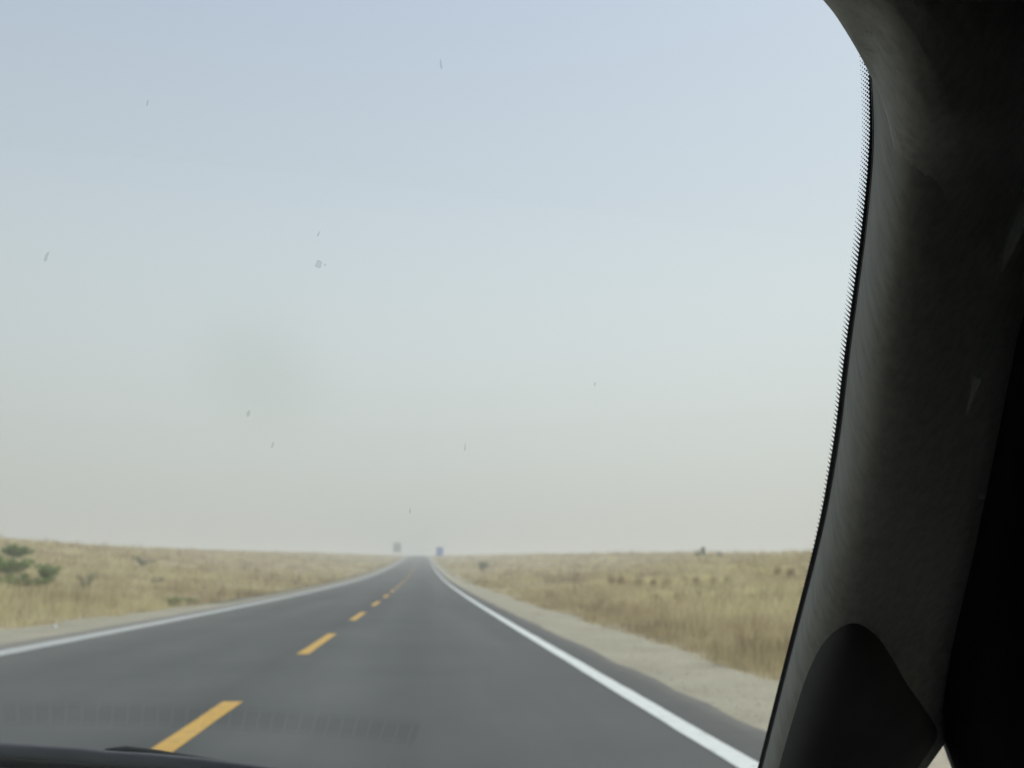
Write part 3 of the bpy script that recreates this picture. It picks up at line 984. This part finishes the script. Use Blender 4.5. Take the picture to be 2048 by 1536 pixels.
# --- door frame to the right of the pillar, with a raised rubber lip
DL = [(-700, 2300), (300, 2150), (690, 2046), (900, 2003), (1100, 1962), (1300, 1915), (1400, 1900), (1478, 1897), (1536, 1918), (1620, 1952), (1750, 2010)]
V = []
dl = np.arange(-650, 1740, 30.0)
for y in dl:
    x0 = lerp_tab(y, DL)
    d0 = glass_point(edge_x(y), y)[1]
    tuck = np.interp(y, [1300, 1470], [-70, -8])
    for o_, do in ((tuck, .15), (-6, .012), (0, 0), (14, -.012), (34, -.018), (60, -.014), (84, .0), (120, .0), (260, -.04), (480, -.12), (760, -.2)):
        if -7 < o_ < 0 and y > 1440: o_ *= .1
        V.append(P(x0 + o_, y, d0 - .035 + do))
df = mesh_obj('door_frame', V, grid_faces(len(dl), 11).tolist(), M_frame, car, smooth=True)
sm = df.modifiers.new('thickness', 'SOLIDIFY'); sm.thickness = .004; sm.offset = -1

# --- dash top with its defroster grille (seen mirrored in the glass)
DZ = ZB - .105
def slot_y(x): return np.interp(x, [-1.0, -.55, -.03], [-.040, -.024, .004])
xs = np.linspace(-1.02, .40, 40)
V, rows = [], []
prof = [(-.02, .012), (-.06, .003), (-.075, 0)]
def dash_row(fy, z):
    for x in xs: V.append((x, fy(x), z))
ofs = [(.125, .012), (.10, .002), (.02, .0), (-.05, .0), (-.18, -.003), (-.183, -.007), (-.187, -.007), (-.19, -.003),
       (-.30, -.004), (-.42, -.008), (-.58, -.012), (-.70, -.020), (-.78, -.035), (-.83, -.06), (-.85, -.10), (-.84, -.16), (-.80, -.30)]
for o_, dz in ofs:
    dash_row(lambda x, o_=o_: glass_yb(x) + o_, DZ + dz)
dash = mesh_obj('dashboard', V, grid_faces(len(ofs), len(xs), True).tolist(), M_dash, car, smooth=False)
# defroster grille let into the dash near the glass, with its slats
def sweep_box(name, xs_, ya, yb_, za, zb_, mat, parent):
    V = []
    for x in xs_:
        y = glass_yb(x) + slot_y(x)
        V += [(x, y + ya, za), (x, y + yb_, za), (x, y + yb_, zb_), (x, y + ya, zb_)]
    F = []
    for i in range(len(xs_) - 1):
        a = 4 * i
        for k in range(4):
            F.append((a + k, a + (k + 1) % 4, a + 4 + (k + 1) % 4, a + 4 + k))
    F += [(3, 2, 1, 0), tuple(4 * (len(xs_) - 1) + k for k in range(4))]
    return mesh_obj(name, V, F, mat, parent)
SX = np.linspace(-.98, -.03, 26)
slot = sweep_box('defroster_grille', SX, -.013, .013, DZ - .002, DZ + .0015, M_slot, dash)
for k in range(53):
    x = -.975 + k * .018
    y0 = glass_yb(x) + slot_y(x)
    v, f = box_vf(x - .0012, x + .0012, y0 - .0125, y0 + .0125, DZ + .0018, DZ + .0035)
    mesh_obj('slat', v, f, M_dash, slot)

# --- wiper at rest on the foot of the glass, cowl and bonnet behind it
M_cowl = plastic('cowl_plastic', (.06, .063, .07), .7)
V = []
xs = np.linspace(-1.05, .44, 30)
for (oy, z) in ((.135, ZB - .150), (.15, ZB - .130), (.20, ZB - .128), (.26, ZB - .135), (.30, ZB - .14)):
    for x in xs: V.append((x, glass_yb(x) + oy, z))
cw = mesh_obj('cowl', V, grid_faces(5, 30, True).tolist(), M_cowl, car, smooth=True)
V = []
for (oy, z) in ((.30, ZB - .145), (.34, ZB - .14), (.6, ZB - .20), (.85, ZB - .26), (1.02, ZB - .32), (1.10, ZB - .42), (1.12, ZB - .65)):
    for x in np.linspace(-1.12, .50, 24):
        k = ((x + .31) / .81) ** 2
        V.append((x, glass_yb(np.clip(x, -1.04, .44)) + oy - .06 * k * oy, z - .03 * k))
hood = mesh_obj('hood', V, grid_faces(7, 24, True).tolist(), M_paint, car, smooth=True)

wiper = bpy.data.objects.new('wiper', None); col.objects.link(wiper); attach(wiper, car); wiper.location = (0, 0, 0)
WL = [(-900, 1468), (-600, 1469), (-260, 1477), (-60, 1486), (0, 1489), (80, 1494), (160, 1499), (215, 1505), (300, 1510), (400, 1519), (520, 1534), (640, 1551), (760, 1572)]
def wp(px, py, off=.012): return glass_point(px, py, off)[0]
# rubber blade, spring bar above it, arm and its hump
tube_obj('wiper_blade', [wp(x, y + 34, .010) for x, y in WL], [(.0060, .0085)] * len(WL), M_rubber, wiper, 8)
tube_obj('spring_bar', [wp(x, y + 11, .018) for x, y in WL], [(.0045, .0095)] * len(WL), M_cowl, wiper, 8)
AR = [(190, 1512), (214, 1504), (250, 1503), (310, 1510), (380, 1521), (480, 1537), (600, 1558), (760, 1585)]
tube_obj('wiper_arm', [wp(x, y + 3, .030) for x, y in AR], [(.002, .003), (.005, .007), (.0065, .009), (.007, .009), (.0075, .009), (.008, .009), (.009, .010), (.010, .011)], M_black_plastic, wiper, 8)
# black ceramic band along the foot of the glass
V = []
xsb = np.linspace(-1.03, .43, 40)
for off_ in (-.0006, -.0014):
    for x in xsb:
        for zz in (-.14, -.088):
            V.append((x, glass_yb(x) + off_ - zz / SL, ZB + zz))
F = []
n = 80
for i in range(39):
    a = 2 * i
    F += [(a, a + 2, a + 3, a + 1), (n + a + 1, n + a + 3, n + a + 2, n + a), (a + 1, a + 3, n + a + 3, n + a + 1), (a, n + a, n + a + 2, a + 2)]
mesh_obj('frit_band', V, F, M_frit, windshield)

# --- shell of the cabin: roof, sides with window openings, floor, seats
M_shell = plastic('dark_carpet', (.018, .018, .017), .9, 200, .4, .002)
ROOF = CAM.z + .54
def front_y(x, z): return glass_yb(x) - (z - ZB) / SL
V = []
for z_ in (ROOF, ROOF + .05):
    for x in np.linspace(-1.06, .70, 20):
        yf = glass_yb(min(x, .40)) - (ROOF - ZB) / SL + .03
        V += [(x, yf, z_ - .012), (x, -1.7, z_)]
F = []
for i in range(19):
    a = 2 * i
    F += [(a, a + 1, a + 3, a + 2), (40 + a + 2, 40 + a + 3, 40 + a + 1, 40 + a), (a + 2, 40 + a + 2, 40 + a, a)]
rf = mesh_obj('roof', V, F, M_shell, car)
rf['label'] = 'cloth lined roof over the cabin'
box_obj('floor_pan', (-1.06, .70, -1.7, 1.30, .30, .34), M_shell, car)
box_obj('rear_panel', (-1.06, .70, -1.74, -1.7, .30, ROOF + .04), M_shell, car)
box_obj('firewall', (-1.02, .40, 1.02, 1.06, .34, DZ - .06), M_shell, car)
for side in (-1, 1):
    x0, x1 = (-1.10, -1.05) if side < 0 else (.68, .73)
    door = box_obj('door_panel', (x0, x1, -.35, 1.02, .32, CAM.z - .23), M_shell, car, bevel=.01)
    box_obj('window_glass', (x0 + .022, x0 + .027, -.32, .90, CAM.z - .23, ROOF - .02), M_side_glass, door)
    box_obj('rear_quarter', (x0, x1, -1.70, -.36, .32, ROOF + .03), M_shell, car)
    box_obj('roof_rail', (x0 - .002, x1 + .002, -.352, .62, ROOF - .03, ROOF + .045), M_shell, car)
    # quarter panel in front of the door
    box_obj('front_fender', (x0, x1, 1.03, 2.2, .32, CAM.z - .56), M_paint, car, bevel=.02)
for xc in (-.70, .04):
    st = box_obj('seat', (xc - .25, xc + .25, -.75, -.22, .36, .56), M_shell, car, bevel=.05)
    box_obj('backrest', (xc - .25, xc + .25, -.95, -.78, .50, 1.10), M_shell, st, bevel=.05)
for (wx, wy) in ((-1.0, 1.75), (.62, 1.75), (-1.0, -1.15), (.62, -1.15)):
    w = tube_obj('wheel', [(wx - .1, wy, .32), (wx - .08, wy, .32), (wx + .08, wy, .32), (wx + .1, wy, .32)], [.29, .32, .32, .29], M_rubber, car, 24)
    tube_obj('rim', [(wx - .11, wy, .32), (wx + .11, wy, .32)], .19, M_post, w, 20)

# ------------------------------------------------------------------ dusty air
hz = bpy.data.materials.new('dusty_air')
hz.use_nodes = True
hn, hlk = hz.node_tree.nodes, hz.node_tree.links
hn.clear()
ho = hn.new('ShaderNodeOutputMaterial')
hv = hn.new('ShaderNodeVolumePrincipled')
hv.inputs['Color'].default_value = (.985, .975, .945, 1)
hv.inputs['Density'].default_value = .0019
hv.inputs['Anisotropy'].default_value = .15
hlk.new(hv.outputs[0], ho.inputs['Volume'])
zlo, zhi = float(Z.min()) - 1.5, float(Z.max()) + 8
haze = box_obj('haze', (-3150, 3150, -1650, 4800, zlo, zhi), hz, kind='stuff')
tag(haze, 'pale dusty air fading the far road and signs', 'haze')
